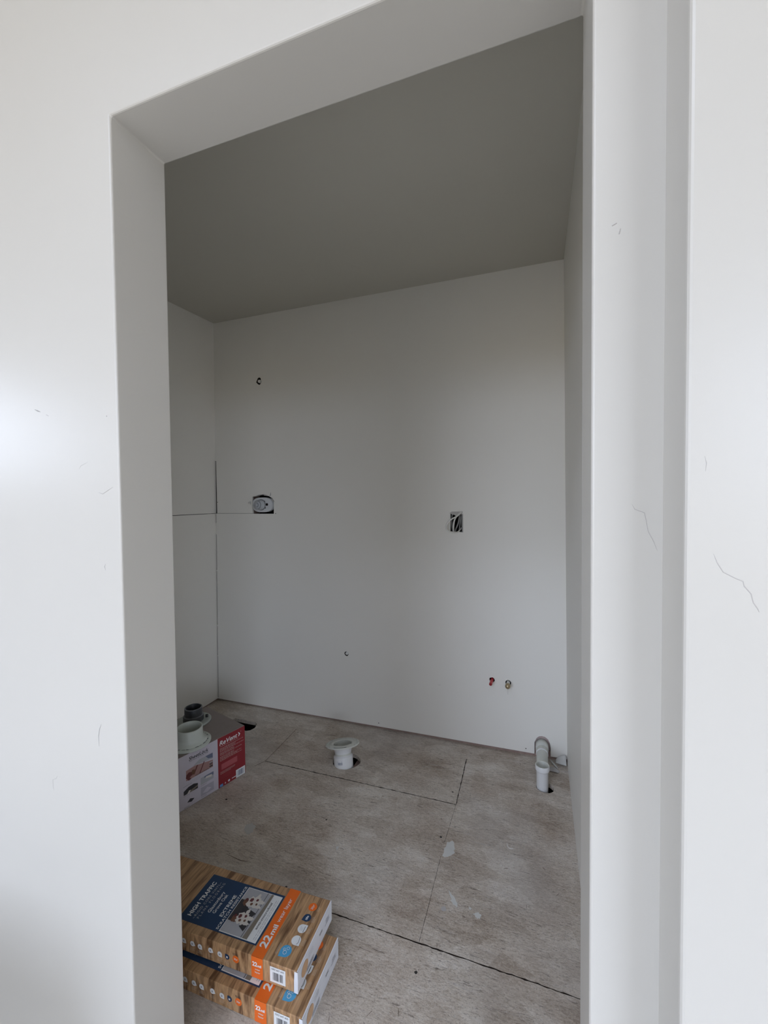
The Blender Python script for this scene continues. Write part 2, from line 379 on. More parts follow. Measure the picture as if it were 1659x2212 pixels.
cuts.append(cutter([(-1.3967+.0, 2.063), (-1.386, 2.058), (-1.384, 2.045), (-1.379, 2.036), (-1.385, 2.024), (-1.396, 2.017), (-1.408, 2.024), (-1.4185, 2.035), (-1.412, 2.049), (-1.406, 2.059)], Y, .05))
cuts.append(cutter(circ(-.8327, .4105, .0128, 18, .001), Y, .05))
cuts.append(cutter([(WL0-.02, ZSB-.0010), (-1.4630, ZSB-.0008), (-1.4630, ZSB+.0008), (WL0-.02, ZSB+.0010)], yface(D-.004), .012))
# open joint down the left corner, wide above the sheet seam and thin below it
cuts.append(cutter([(-1.7535, ZSB), (-1.7380, ZSB), (-1.7370, 1.5645), (-1.7490, 1.5645)], yface(D-.004), .03))
for zz, z2, w in ((1.165, 1.222, .0018), (.86, 1.09, .0024), (.50, .85, .0022), (.30, .49, .0016), (.02, .29, .0022)):
    x0 = WL0+(WLT-WL0)*(zz/ZC)
    cuts.append(cutter([(x0-.002, zz), (x0+w+.0030, zz), (x0+w+.0030+(WLT-WL0)*(z2-zz)/ZC, z2), (x0-.002+(WLT-WL0)*(z2-zz)/ZC, z2)], yface(D-.004), .03))
bake(wall_back, holes); bake(wall_back, cuts, True)
# things inside the wall: bottom plate, studs, and the dark lining that closes the cavity
mb = MB(); mb.box((WL0-.02, D+.0095, 0), (WR0+.02, D+.1, .038), 'plate'); part('bottom_plate', mb, wall_back)
for x in (-1.52, -1.20, -.60, -.135, .40): 
    mb = MB(); mb.box((x, D+TH+.0005, .0385), (x+.038, D+.1, ZC), 'plate'); part('stud', mb, wall_back)
mb = MB(); mb.prism([(.2020, .0385), (.2725, .0385), (.2725, .08), (.262, .1), (.25, .109), (.2355, .1115), (.2216, .108), (.2120, .097), (.2025, .076)], yface(D+TH+.002), .02, 'pink_paper')
part('drywall_offcut', mb, wall_back)
mb = MB()
def sheet(a, b, m='dark'):
    mb.box(a, b, m)
sheet((-1.95, D+.1, -.35), (.62, D+.12, 2.62)); part('sheathing', mb, wall_back)
# left wall, leaning very slightly, in two sheets with an open seam
zx = lambda z: WL0+(WLT-WL0)*z/ZC
def lwall(z0, z1):
    return [(zx(z0)-TH, T-.02, z0), (zx(z0), T-.02, z0), (zx(z0), D+.006, z0), (zx(z0)-TH, D+.006, z0), (zx(z1)-TH, T-.02, z1), (zx(z1), T-.02, z1), (zx(z1), D+.006, z1), (zx(z1)-TH, D+.006, z1)]
mb = MB(); mb.hexa(lwall(.011, ZSB-.0016), 'bath_paint'); mb.hexa(lwall(ZSB+.0016, ZC+.02), 'bath_paint')
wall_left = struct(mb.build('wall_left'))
mb = MB(); mb.box((-1.95, T-.02, -.35), (-1.88, D+.12, 2.62), 'dark'); part('sheathing', mb, wall_left)
mb = MB(); mb.box((WL0-.10, T, 0), (WL0-.0095, D+.01, .038), 'plate'); part('bottom_plate', mb, wall_left)
mb = MB(); mb.hexa([(WR0, T-.02, 0), (WR0+TH, T-.02, 0), (WR0+TH, D+.006, 0), (WR0, D+.006, 0), (WRT, T-.02, ZC+.02), (WRT+TH, T-.02, ZC+.02), (WRT+TH, D+.006, ZC+.02), (WRT, D+.006, ZC+.02)], 'bath_paint')
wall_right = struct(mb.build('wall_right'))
mb = MB(); mb.box((.55, T-.02, -.35), (.62, D+.12, 2.62), 'dark'); part('sheathing', mb, wall_right)
zf = ZC-.0352*(D-T)
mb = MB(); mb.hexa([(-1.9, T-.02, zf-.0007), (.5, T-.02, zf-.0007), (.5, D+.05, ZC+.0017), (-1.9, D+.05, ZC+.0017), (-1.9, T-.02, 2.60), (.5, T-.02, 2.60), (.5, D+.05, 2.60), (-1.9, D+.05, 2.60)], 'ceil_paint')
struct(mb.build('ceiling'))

# hall behind the camera
mb = MB(); sx0, sx1, sy0, sy1 = ADDED_SKYLIGHT
for a_, b_ in (((HX0-.2, HY0-.2), (sx0, .05)), ((sx1, HY0-.2), (HX1+.2, .05)), ((sx0, HY0-.2), (sx1, sy0)), ((sx0, sy1), (sx1, .05))):
    mb.box((a_[0], a_[1], HZ), (b_[0], b_[1], HZ+.08), 'hall_far')
struct(mb.build('ceiling_hall'))
def wall_with_windows(name, wall, openings):
    mb = MB()
    if wall == 'back':
        f = lambda a, z, d: (a, HY0-.14*d, z); lo, hi = HX0-.14, HX1+.14
    else:
        f = lambda a, z, d: (HX0-.14*d, a, z); lo, hi = HY0, 0.0
    xs = [lo]
    for a0, a1, z0, z1 in sorted(openings):
        def bx(A0, A1, Z0, Z1):
            c = [f(A0, Z0, 0), f(A1, Z0, 0), f(A1, Z0, 1), f(A0, Z0, 1), f(A0, Z1, 0), f(A1, Z1, 0), f(A1, Z1, 1), f(A0, Z1, 1)]
            mb.hexa(c, 'hall_far')
        bx(xs[-1], a0, -.05, HZ); bx(a0, a1, -.05, z0); bx(a0, a1, z1, HZ); xs.append(a1)
    bx(xs[-1], hi, -.05, HZ)
    return struct(mb.build(name))
wall_with_windows('wall_hall_back', 'back', [w[1:] for w in WINDOWS if w[0] == 'back'])
wall_with_windows('wall_hall_left', 'left', [w[1:] for w in WINDOWS if w[0] == 'left'])
mb = MB(); mb.box((-1.40, -.50, 0), (-.72, -.38, .455), 'hall_paint'); struct(mb.build('hall_shadow_block', bevel=.004))  # added unseen block, only shades the lower left of the front wall
mb = MB(); mb.box((HX1, HY0, -.05), (HX1+.14, YJ, HZ), 'hall_far'); struct(mb.build('wall_hall_right'))
for i, (wall, a0, a1, z0, z1) in enumerate(WINDOWS):
    mb = MB(); t = .035
    def fr(A0, A1, Z0, Z1):
        if wall == 'back': mb.box((A0, HY0-.09, Z0), (A1, HY0-.05, Z1), 'frame')
        else: mb.box((HX0-.09, A0, Z0), (HX0-.05, A1, Z1), 'frame')
    fr(a0, a1, z0, z0+t); fr(a0, a1, z1-t, z1); fr(a0, a0+t, z0+t, z1-t); fr(a1-t, a1, z0+t, z1-t)
    struct(mb.build('window_%d' % (i+1)))

# floor: one strand board deck with real joints and real holes
mb = MB(); mb.box((HX0-.14, HY0-.14, -.019), (HX1+.14, .03, 0), 'hall_floor'); struct(mb.build('floor_hall'))
mb = MB(); mb.box((-1.95, .03, -.019), (.62, D+.09, 0), 'osb')
floor = struct(mb.build('floor'))
def groove(p, q, w, seed, step=.011, depth=.008):
    p, q = Vector(p), Vector(q); L = (q-p).length; d = (q-p)/L; nrm = Vector((-d.y, d.x)); k = max(2, int(L/step)); R = random.Random(seed)
    A = []; B = []; drift = 0
    for i in range(k+1):
        drift = drift*.9+R.uniform(-.0003, .0003); c = p+d*(L*i/k)+nrm*drift
        wa = w*R.choice((.25, .5, .5, .6, .8, 1.1)); wb = w*R.choice((.25, .5, .5, .6, .8, 1.1))
        A.append(tuple(c+nrm*wa)); B.append(tuple(c-nrm*wb))
    return cutter(B+A[::-1], Matrix.Translation((0, 0, -depth)), .02)
fc = []
hole = [(-.685+.070*math.cos(a)*(1+.05*math.sin(3*a)), 1.312+.066*math.sin(a)*(1+.04*math.cos(5*a))) for a in [2*math.pi*i/36 for i in range(36)]]
fc.append(cutter(hole, Matrix.Translation((0, 0, -.03)), .05))
fc.append(cutter([(-1.50, 1.392), (-1.345, 1.388), (-1.327, 1.40), (-1.318, 1.43), (-1.330, 1.468), (-1.35, 1.484), (-1.50, 1.486)], Matrix.Translation((0, 0, -.03)), .05))
fc.append(cutter(circ(.2465, 1.421, .0385, 28, .0012, 5), Matrix.Translation((0, 0, -.03)), .05))
bake(floor, fc)
gs = [groove((-1.072, 1.182), (-.112, 1.183), .0027, 1), groove((-.112, 1.1845), (-.120, 1.52), .0022, 2), groove((-1.76, .572), (.35, .575), .0025, 3),
      groove((-.1125, 1.180), (-.117, .970), .0009, 4), groove((-.117, .90), (-.112, .578), .0008, 6)]
bake(floor, gs, True)
mb = MB(); mb.box((-1.95, -.05, -.35), (.62, D+.12, -.33), 'dark'); part('crawl_space_lining', mb, floor)
mb = MB(); mb.box((-1.95, -.07, -.35), (.62, -.05, -.019), 'dark'); part('crawl_space_lining', mb, floor)
mb = MB(); mb.box((-.655, T, -.22), (-.617, D, -.030), 'plate'); part('joist', mb, floor)
def smear(pts, z=.0007, m='plaster', name='plaster_smear', parent=None, j=.003, seed=0):
    mb = MB(); mb.prism(rpoly(pts, j, seed, 4), Matrix.Translation((0, 0, 0.0001)), z, m); return part(name, mb, parent or floor)
smear([(-.106, .97), (-.087, .986), (-.077, .957), (-.073, .925), (-.088, .909), (-.11, .899), (-.113, .927)], seed=1)
smear([(-.894, .794), (-.873, .812), (-.85, .799), (-.841, .771), (-.856, .754), (-.882, .767)], seed=2, m=plain('thin_plaster', (.50, .485, .45), .8))
smear([(-.062, .772), (-.049, .762), (-.027, .735), (-.026, .722), (-.040, .726), (-.050, .745)], seed=3)
smear([(.026, .717), (.041, .728), (.050, .72), (.047, .708), (.036, .707)], seed=4, j=.002)
smear([(.010, .735), (.018, .737), (.020, .728), (.012, .727)], seed=8, j=.002)
smear([(-.499, .812), (-.491, .819), (-.487, .798)], seed=5, j=.002)
smear([(-.075, .705), (-.062, .712), (-.055, .700), (-.068, .694)], seed=6, j=.002, m='crack')
for k, (x, y, r_) in enumerate([(-1.068, .891, .0045), (-.597, .925, .0032), (-.136, .988, .0042), (-.140, 1.257, .0036), (-.583, .605, .0045), (-.099, .495, .0040)]):
    mb = MB(); mb.prism(circ(x, y, r_, 9, .0009, k), Matrix.Translation((0, 0, .0001)), .0008, 'steel'); part('screw_head', mb, floor)
R = random.Random(3)
for k in range(34):
    x, y, L, a = R.uniform(-1.0, .32), R.uniform(.3, 1.6), R.uniform(.006, .02), R.uniform(0, 3.14)
    if k == 0: pts = [(-.905, 1.494), (-.847, 1.504), (-.833, 1.499)]
    elif k == 1: pts = [(-.867, .652), (-.801, .645), (-.772, .650)]
    elif k == 2: pts = [(-1.30, 1.13), (-1.25, 1.16)]
    else: pts = [(x, y), (x+L*.5*math.cos(a), y+L*.5*math.sin(a)+.0008), (x+L*math.cos(a), y+L*math.sin(a))]
    mb = MB(); mb.tube([(p[0], p[1], .0003) for p in pts], [.0004]+[.0010 if k < 2 else .0006]*(len(pts)-2)+[.0005], 'splinter', 5, flat=.7)
    part('wood_splinter', mb, floor)
mb = MB(); mb.tube([(.107, 1.039, .0005), (.110, 1.025, .0005), (.117, 1.017, .0005), (.13, 1.019, .0005)], .0009, 'crack_light', 5); part('plaster_smear', mb, floor)
# faint knife line left of the hatch joint
mb = MB(); mb.tube([(-1.097, 1.13, 0), (-1.072, 1.182, 0), (-1.075, 1.318, 0), (-1.083, 1.496, 0)], .0009, 'splinter', 5); part('score_line', mb, floor)

# marks on the painted walls
def mark(pts, w, m, parent, y, name='scuff'):
    mb = MB(); n_ = len(pts); mb.tube([(x, y, z) for x, z in pts], [w*.35]+[w]*(n_-2)+[w*.35] if n_ > 2 else w, m, 6); return part(name, mb, parent)
mark([(-.6119, .8593), (-.6176, .8479), (-.6208, .833), (-.6204, .812)], .0008, 'pencil', wall_front, 0)
mark([(-.7482, .7239), (-.7529, .7168), (-.7633, .7126), (-.7626, .6965), (-.7601, .6889)], .0005, 'crack', wall_front, 0)
mark([(-.5865, 1.1856), (-.5892, 1.1799), (-.587, 1.1726)], .0006, 'pencil', wall_front, 0)
mark([(-.7794, 1.5041), (-.7694, 1.5004), (-.762, 1.498)], .0014, 'pencil', wall_front, 0)
mark([(-.744, 1.4907), (-.738, 1.488)], .0006, 'crack', wall_front, 0)
mark([(-.6534, 1.3743), (-.6464, 1.3815), (-.6264, 1.3881)], .0004, 'crack', wall_front, 0)
mark([(-.5995, 1.3268), (-.5882, 1.3238), (-.5753, 1.33), (-.5601, 1.337)], .0006, 'crack', wall_front, 0)
mark([(-.5717, 1.4759), (-.5712, 1.4740)], .0010, 'crack', wall_front, 0)
mark([(.3307, 1.2978), (.3338, 1.2914), (.3445, 1.2868), (.346, 1.2787), (.3486, 1.2637), (.3547, 1.2512), (.3588, 1.2398)], .00042, 'crack', wall_front, 0, 'hairline_crack')
mark([(.3069, 1.6454), (.3121, 1.6476)], .0007, 'crack', wall_front, 0)
mark([(.3162, 1.6399), (.3147, 1.6335)], .0007, 'crack', wall_front, 0)
mark([(.3898, 1.2477), (.3931, 1.2383), (.3983, 1.229), (.4092, 1.2229), (.415, 1.2204), (.4159, 1.2157), (.4217, 1.2081), (.4237, 1.1993), (.4275, 1.193), (.4287, 1.1898)], .00045, 'crack', wall_right_hall, YJ, 'hairline_crack')
mark([(.3813, 1.3482), (.3829, 1.341), (.3822, 1.3325)], .0004, 'crack', wall_right_hall, YJ, 'hairline_crack')
mark([(-.8210, .4280), (-.8255, .4190)], .0007, 'crack_light', wall_back, D)
mark([(-.296, .2995), (-.2824, .3005), (-.277, .302)], .0007, 'crack', wall_back, D)
mark([(.0708, .345), (.0712, .300)], .0005, 'crack', wall_back, D, 'hairline_crack')
for x, z in ((-.6376, .0331), (.1588, .0352), (-1.7326, 1.2986), (-1.2965, 1.2262)):
    mb = MB(); mb.lathe([(.0001, -.0004), (.0026, -.0004), (.0026, .0004), (.0001, .0004)], 'steel', Matrix.Translation((x, D, z)) @ Matrix.Rotation(math.pi/2, 4, 'X'), 10); part('screw_head', mb, wall_back)

# ------------------------------------------------------------------ pipes and fittings standing in the walls and floor
def down(x, y, z): return Matrix.Translation((x, y, z))
FY = Matrix.Rotation(math.pi/2, 4, 'X')      # local z -> -y (out of the back wall, towards the room)

# toilet flange on its pipe in the floor hole
fl = thing('toilet_flange', 'white plastic toilet flange standing on its pipe in a round hole in the bare floor', 'pipe fitting', (-.690, 1.293, 0))
tn = Vector((0, 0, 1))+Vector((-.43, .903, 0))*math.tan(math.radians(13))-Vector((.903, .43, 0))*math.tan(math.radians(2.5))
tilt = Matrix.Translation((-.0015, 0, 0)) @ Vector((0, 0, 1)).rotation_difference(tn).to_matrix().to_4x4() @ Matrix.Translation((0, 0, -.006))
mb = MB()
mb.lathe([(.0475, -.20), (.0475, .034), (.0475, .040), (.0460, .044), (.0420, .046), (.0405, .049), (.0412, .060), (.0450, .074), (.0500, .086), (.053, .0925)], 'pvc', tilt)
mb.lathe([(.041, .099), (.041, -.20)], 'pvc_old', tilt)
part('pipe', mb, fl, smooth='keep')
mb = MB()
mb.lathe([(.052, .0915), (.082, .0925), (.0840, .094), (.0840, .0975), (.0825, .099), (.058, .099), (.057, .1000), (.050, .1000), (.0475, .099), (.043, .094), (.041, .07)], 'pvc_old', tilt, 64)
for k, (a, w) in enumerate(((-75, 26), (105, 26), (20, 20), (200, 20))):
    A = [math.radians(a+w*(t/8-.5)*2) for t in range(9)]
    mb.add([tilt @ Vector((r_*math.cos(t), r_*math.sin(t), .0992)) for r_ in (.070, .0755) for t in A], [(i, i+1, 10+i, 9+i) for i in range(8)], 'pvc_green' if k else 'abs')
for a in (-15, 45, 75, 160, 240, 305): mb.disc((.076*math.cos(math.radians(a)), .076*math.sin(math.radians(a)), .0993), .0024, 'abs', tilt, 10)
part('flange_ring', mb, fl)
mb = MB()
for i in range(9): # stamped pipe print
    a = math.radians(-98+i*3.2); mb.add([tilt @ Vector((.0479*math.cos(t), .0479*math.sin(t), z)) for t in (a, a+math.radians(R.uniform(1.0, 2.2))) for z in (.013, .024)], [(0, 1, 3, 2)], 'ink')
mb.add([tilt @ Vector((.0479*math.cos(math.radians(t)), .0479*math.sin(math.radians(t)), z)) for t in (-102, -72) for z in (.0265, .0285)], [(0, 1, 3, 2)], 'ink')
part('pipe_stamp', mb, fl)

# sink drain: standpipe with hub, and the arm behind it going into the wall
dr = thing('drain_pipe', 'white plastic drain pipe rising from the floor into the back wall near its right corner', 'pipe', (.2355, 1.420, 0))
mb = MB(); mb.lathe([(.0255, -.20), (.0255, .074), (.0265, .076), (.0300, .080), (.0305, .084), (.0305, .101), (.0295, .103)], 'pvc'); mb.lathe([(.0295, .103), (.0262, .103), (.0255, .100), (.0250, .082), (.0228, .080), (.0225, -.05)], 'pvc_old')
part('standpipe', mb, dr, smooth='keep')
mb = MB()
mb.tube([(0, .02, .052), (0, .07, .056), (0, .125, .060), (0, .185, .066)], .0262, 'pvc_old', 32)
mb.tube([(0, .150, .063), (0, .1515, .063), (0, .158, .064), (0, .160, .064)], [.0265, .0285, .0285, .0265], 'pvc', 32)
mb.tube([(0, .183, .066), (0, .185, .066), (0, .212, .070), (0, .24, .066), (0, .27, .040), (0, .28, .0)], [.0262, .0300, .0295, .0295, .0295, .0290], 'pvc_old', 32)
part('drain_arm', mb, dr)

# shower valve guard
vy = D-.004
sv = thing('shower_valve', 'round nosed shower valve in an oval white plaster guard, in the square wall cutout', 'valve', (-1.3868, vy, 1.2800))
mb = MB()
def stadium(w, h, n=40):
    return [((w-0)*math.copysign(abs(math.cos(2*math.pi*i/n))**.72, math.cos(2*math.pi*i/n)), h*math.copysign(abs(math.sin(2*math.pi*i/n))**.72, math.sin(2*math.pi*i/n))) for i in range(n)]
outr = stadium(.0715, .0455); n_ = len(outr)
g = [(x, 0.0, z) for x, z in outr]+[(x*1.0, -.003, z*1.0) for x, z in outr]+[(x*.97, -.005, z*.96) for x, z in outr]+[(x*.93, -.0035, z*.91) for x, z in outr]+[(x, .02, z) for x, z in outr]
F = []
for a_, b_ in ((4, 0), (0, 1), (1, 2), (2, 3)): F += [(a_*n_+i, a_*n_+(i+1) % n_, b_*n_+(i+1) % n_, b_*n_+i) for i in range(n_)]
F.append(tuple(3*n_+i for i in range(n_)))
mb.add(g, F, 'clear_cap'); part('plaster_guard', mb, sv)
mb = MB(); mb.lathe([(.0345, .0035), (.0345, .0045), (.0315, .0048), (.031, .010), (.0285, .013), (.0275, .042), (.025, .046), (.012, .046), (.0115, .0465), (.0105, .052), (.0001, .052)], 'valve_cap', Matrix.Translation((-.008, -.001, 0)) @ FY, 40, mats=['cap_shade', 'cap_shade', 'cap_shade', 'valve_cap', 'valve_cap', 'cap_shade', 'valve_cap', 'cap_shade', 'cap_shade', 'valve_cap', 'valve_cap'])
part('valve_cap', mb, sv)
for x, z, r_ in ((.0345, .002, .0085), (.0185, .0225, .0035), (.0225, -.019, .0038), (-.018, .0245, .0025)):
    mb = MB(); mb.disc((x, z, .0045), r_, 'dark', Matrix(((1, 0, 0, 0), (0, 0, -1, 0), (0, 1, 0, 0), (0, 0, 0, 1))), 18)
    part('screw_opening', mb, sv)
# torn paper round the cutout belongs to the wall
for k, pts in enumerate(([(-1.466, 1.331), (-1.452, 1.334), (-1.447, 1.331), (-1.438, 1.336), (-1.425, 1.340), (-1.41, 1.345), (-1.40, 1.352), (-1.392, 1.362), (-1.385, 1.352), (-1.372, 1.350), (-1.376, 1.343), (-1.40, 1.339), (-1.43, 1.333)],
                         [(-1.466, 1.300), (-1.478, 1.302), (-1.489, 1.296), (-1.486, 1.289), (-1.476, 1.292), (-1.470, 1.285), (-1.464, 1.283)],
                         [(-1.338, 1.334), (-1.333, 1.345), (-1.330, 1.358), (-1.327, 1.345), (-1.330, 1.334)],
                         [(-1.322, 1.322), (-1.312, 1.312), (-1.302, 1.302), (-1.306, 1.300), (-1.312, 1.304)])):
    mb = MB(); mb.prism(rpoly(pts, .0008, k, 2), Matrix(((1, 0, 0, 0), (0, .25, -1, D-.002-1.33*.25), (0, 1, 0, 0), (0, 0, 0, 1))), .0012, 'paper'); part('torn_paper', mb, wall_back)
for k, pts in enumerate(([(-1.478, 1.301), (-1.488, 1.296)], [(-1.331, 1.335), (-1.328, 1.347), (-1.3285, 1.356)], [(-1.318, 1.318), (-1.304, 1.301)], [(-1.43, 1.336), (-1.41, 1.340), (-1.38, 1.344), (-1.35, 1.339)])):
    mark(pts, .0011, 'steel', wall_back, D-.003, 'torn_edge')

# cutout with loose cables
cb = thing('cable_bundle', 'loose white electrical cables hanging out of the rectangular wall cutout above the red pipe', 'cable', (-.188, D, 1.18))
def cable(pts, m, r_=.0030, flat=2.1):
    P = [Vector((x+.188, y, z-1.18)) for x, y, z in pts]; out = []
    for i in range(len(P)-1):
        p0, p1, p2, p3 = P[max(i-1, 0)], P[i], P[i+1], P[min(i+2, len(P)-1)]
        for k in range(6):
            t = k/6; out.append(.5*((2*p1)+(-p0+p2)*t+(2*p0-5*p1+4*p2-p3)*t*t+(-p0+3*p1-3*p2+p3)*t**3))
    out.append(P[-1]); mb = MB(); mb.tube(out, r_, m, 8); part('cable', mb, cb)
cable([(-.158, .03, 1.245), (-.162, -.012, 1.232), (-.180, -.024, 1.214), (-.205, -.030, 1.200), (-.226, -.034, 1.182), (-.236, -.034, 1.160), (-.230, -.032, 1.142), (-.213, -.026, 1.129), (-.190, -.014, 1.126), (-.176, .006, 1.134), (-.166, .03, 1.15)], 'cable', .0036)
cable([(-.165, .035, 1.250), (-.172, -.004, 1.228), (-.186, -.006, 1.212), (-.197, -.002, 1.192), (-.203, .004, 1.165), (-.205, .012, 1.135), (-.205, .03, 1.11)], 'cable', .0042)
cable([(-.212, .035, 1.240), (-.2135, .012, 1.20), (-.213, .012, 1.165), (-.211, .03, 1.12)], 'cable_grey', .0036)
cable([(-.172, .04, 1.245), (-.174, .014, 1.205), (-.180, .012, 1.175), (-.193, .018, 1.145), (-.202, .03, 1.12)], 'cable_grey', .0042)
cable([(-.165, .04, 1.245), (-.167, .014, 1.200), (-.171, .012, 1.165), (-.178, .02, 1.125)], 'cable_grey', .0034)
cable([(-.1615, .03, 1.242), (-.1605, .012, 1.19), (-.1615, .03, 1.12)], 'cable_grey', .0028)
mb = MB()
for pts in ([(-.224, 1.229), (-.214, 1.236), (-.196, 1.244), (-.178, 1.242), (-.166, 1.236), (-.160, 1.246), (-.154, 1.238), (-.156, 1.226), (-.175, 1.219), (-.190, 1.214), (-.200, 1.222), (-.206, 1.218), (-.212, 1.225)],):
    mb.prism(rpoly(pts, .0007, 4, 2), Matrix(((1, 0, 0, 0), (0, .35, -1, D-.001-1.232*.35), (0, 1, 0, 0), (0, 0, 0, 1))), .001, 'paper')
part('torn_paper', mb, wall_back)
mb = MB(); mb.box((-.2195, D+TH+.003, 1.125), (-.1505, D+.07, 1.128), 'box_blue'); mb.box((-.1545, D-.001, 1.128), (-.1525, D+.07, 1.225), 'box_blue'); part('outlet_box', mb, wall_back)

# stubs
st = thing('shower_arm_stub', 'pale pipe stub inside the small ragged hole high on the wall above the valve', 'pipe', (-1.3985, D+.002, 2.0405))
mb = MB(); mb.lathe([(.0098, -.06), (.0098, 0), (.0090, .001), (.0075, .001), (.0070, -.0008), (.0001, -.0012)], 'cable', FY, 24); part('pipe', mb, st)
st = thing('supply_stub', 'pale pipe stub in the tiny round hole low on the wall above the toilet flange', 'pipe', (-.8315, D+.002, .4110))
mb = MB(); mb.lathe([(.0085, -.06), (.0085, 0), (.0070, .001), (.0001, .001)], 'cable', Matrix.Rotation(.12, 4, 'Z') @ FY, 20); part('pipe', mb, st)
mb = MB(); mb.tube([(-.010, -.001, -.004), (.0, -.002, .006)], .0014, 'cable', 8); part('pipe_strap', mb, st)
st = thing('hot_water_pipe', 'red plastic water pipe stub poking out of the wall beside the brass capped one', 'pipe', (-.0070, D, .3655))
mb = MB(); mb.tube([(.001, .06, .002), (0, 0, 0), (-.002, -.030, -.002), (-.003, -.048, -.004)], .0078, 'pex', 20, cap=False)
mb.tube([(-.003, -.048, -.004), (-.0031, -.0495, -.0042), (-.0031, -.050, -.0042)], [.0078, .0070, .0055], plain('pipe_end_red', (.30, .008, .012), .35), 20); part('pipe', mb, st)
st = thing('cold_water_pipe', 'white water pipe stub with a round brass cap to the right of the red pipe', 'pipe', (.0735, D, .3610))
mb = MB(); mb.tube([(0, .06, 0), (0, 0, 0), (0, -.030, -.001)], .0085, 'cable', 20); part('pipe', mb, st)
mb = MB(); mb.lathe([(.0085, .024), (.0118, .026), (.0130, .030), (.0130, .042), (.0118, .047), (.008, .0505), (.0001, .052)], 'brass', Matrix.Translation((0, 0, -.001)) @ FY, 28); part('brass_cap', mb, st)

# tub drain pipe down in the slot beside the carton
td = thing('tub_drain', 'dark pipe mouth down in the floor cutout behind the red and white carton', 'pipe', (-1.372, 1.425, 0))
mb = MB(); mb.lathe([(.024, -.30), (.024, -.050), (.0245, -.046), (.0235, -.043), (.0205, -.043), (.0195, -.046), (.0195, -.30)], 'abs_rim', n=32); part('pipe', mb, td)

# scraps of torn drywall paper and caulk in the right corner
def scrap(label, loc, pts, h, seed, m='paper', curl=.012):
    mb = MB(); R = random.Random(seed); n_ = 9; k_ = 7
    (x0, y0), (x1, y1), w = pts
    d = Vector((x1-x0, y1-y0, 0)); L = d.length; d.normalize(); s_ = Vector((-d.y, d.x, 0)); g = []
    for i in range(n_):
        for j in range(k_):
            u, v = i/(n_-1), j/(k_-1)-.5
            ww = w*(.55+.45*math.sin(math.pi*min(1, u+.15)))*(1+.12*R.uniform(-1, 1) if abs(v) == .5 else 1)
            z = .0015+h*math.sin(math.pi*u)**1.2*(.4+1.2*(v+.5))+curl*(2*v)**2*u+R.uniform(-.0006, .0006)
            p = d*(L*u)+s_*(ww*v); g.append((p.x, p.y, max(.0012, z)))
    F = [(i*k_+j, (i+1)*k_+j, (i+1)*k_+j+1, i*k_+j+1) for i in range(n_-1) for j in range(k_-1)]
    mb.add(g, F, m, True); o = mb.build('paper_scrap'); o.location = loc
    so = o.modifiers.new('thick', 'SOLIDIFY'); so.thickness = .0011; so.offset = 1
    tag(o, label, 'scrap', 'scraps in the right corner'); return o
mb = MB(); pr_ = [(.298, .004), (.302, .016), (.311, .027), (.322, .035), (.334, .040), (.346, .041)]; g = []
for k, (x, z) in enumerate(pr_):
    for t in range(6):
        q = t/5; g.append((x, 1.640-.018*(1-q)**2-.004*k*(1-q), .0045+(z-.0045)*q+(.010*k/5)*(1-q)*.6))
mb.add(g, [(a*6+b, a*6+b+1, a*6+b+7, a*6+b+6) for a in range(5) for b in range(5)], 'plaster', True)
o = mb.build('paper_scrap'); so = o.modifiers.new('thick', 'SOLIDIFY'); so.thickness = .0012
tag(o, 'curled pale scrap of drywall paper standing against the wall in the right corner', 'scrap', 'scraps in the right corner')
scrap('flat grey scrap of drywall paper on the floor beside the wall drain pipe', (.262, 1.572, 0), ((0, 0), (.048, -.022), .034), .003, 2, 'crack', .002)
mb = MB(); mb.tube([(.276, 1.640, .004), (.285, 1.615, .006), (.298, 1.590, .005), (.306, 1.580, .003)], [.002, .004, .0045, .002], 'plaster', 8, flat=.6)
tag(mb.build('caulk_strip'), 'thin twisted strip of torn material between the drain pipe and the right corner', 'scrap', 'scraps in the right corner')

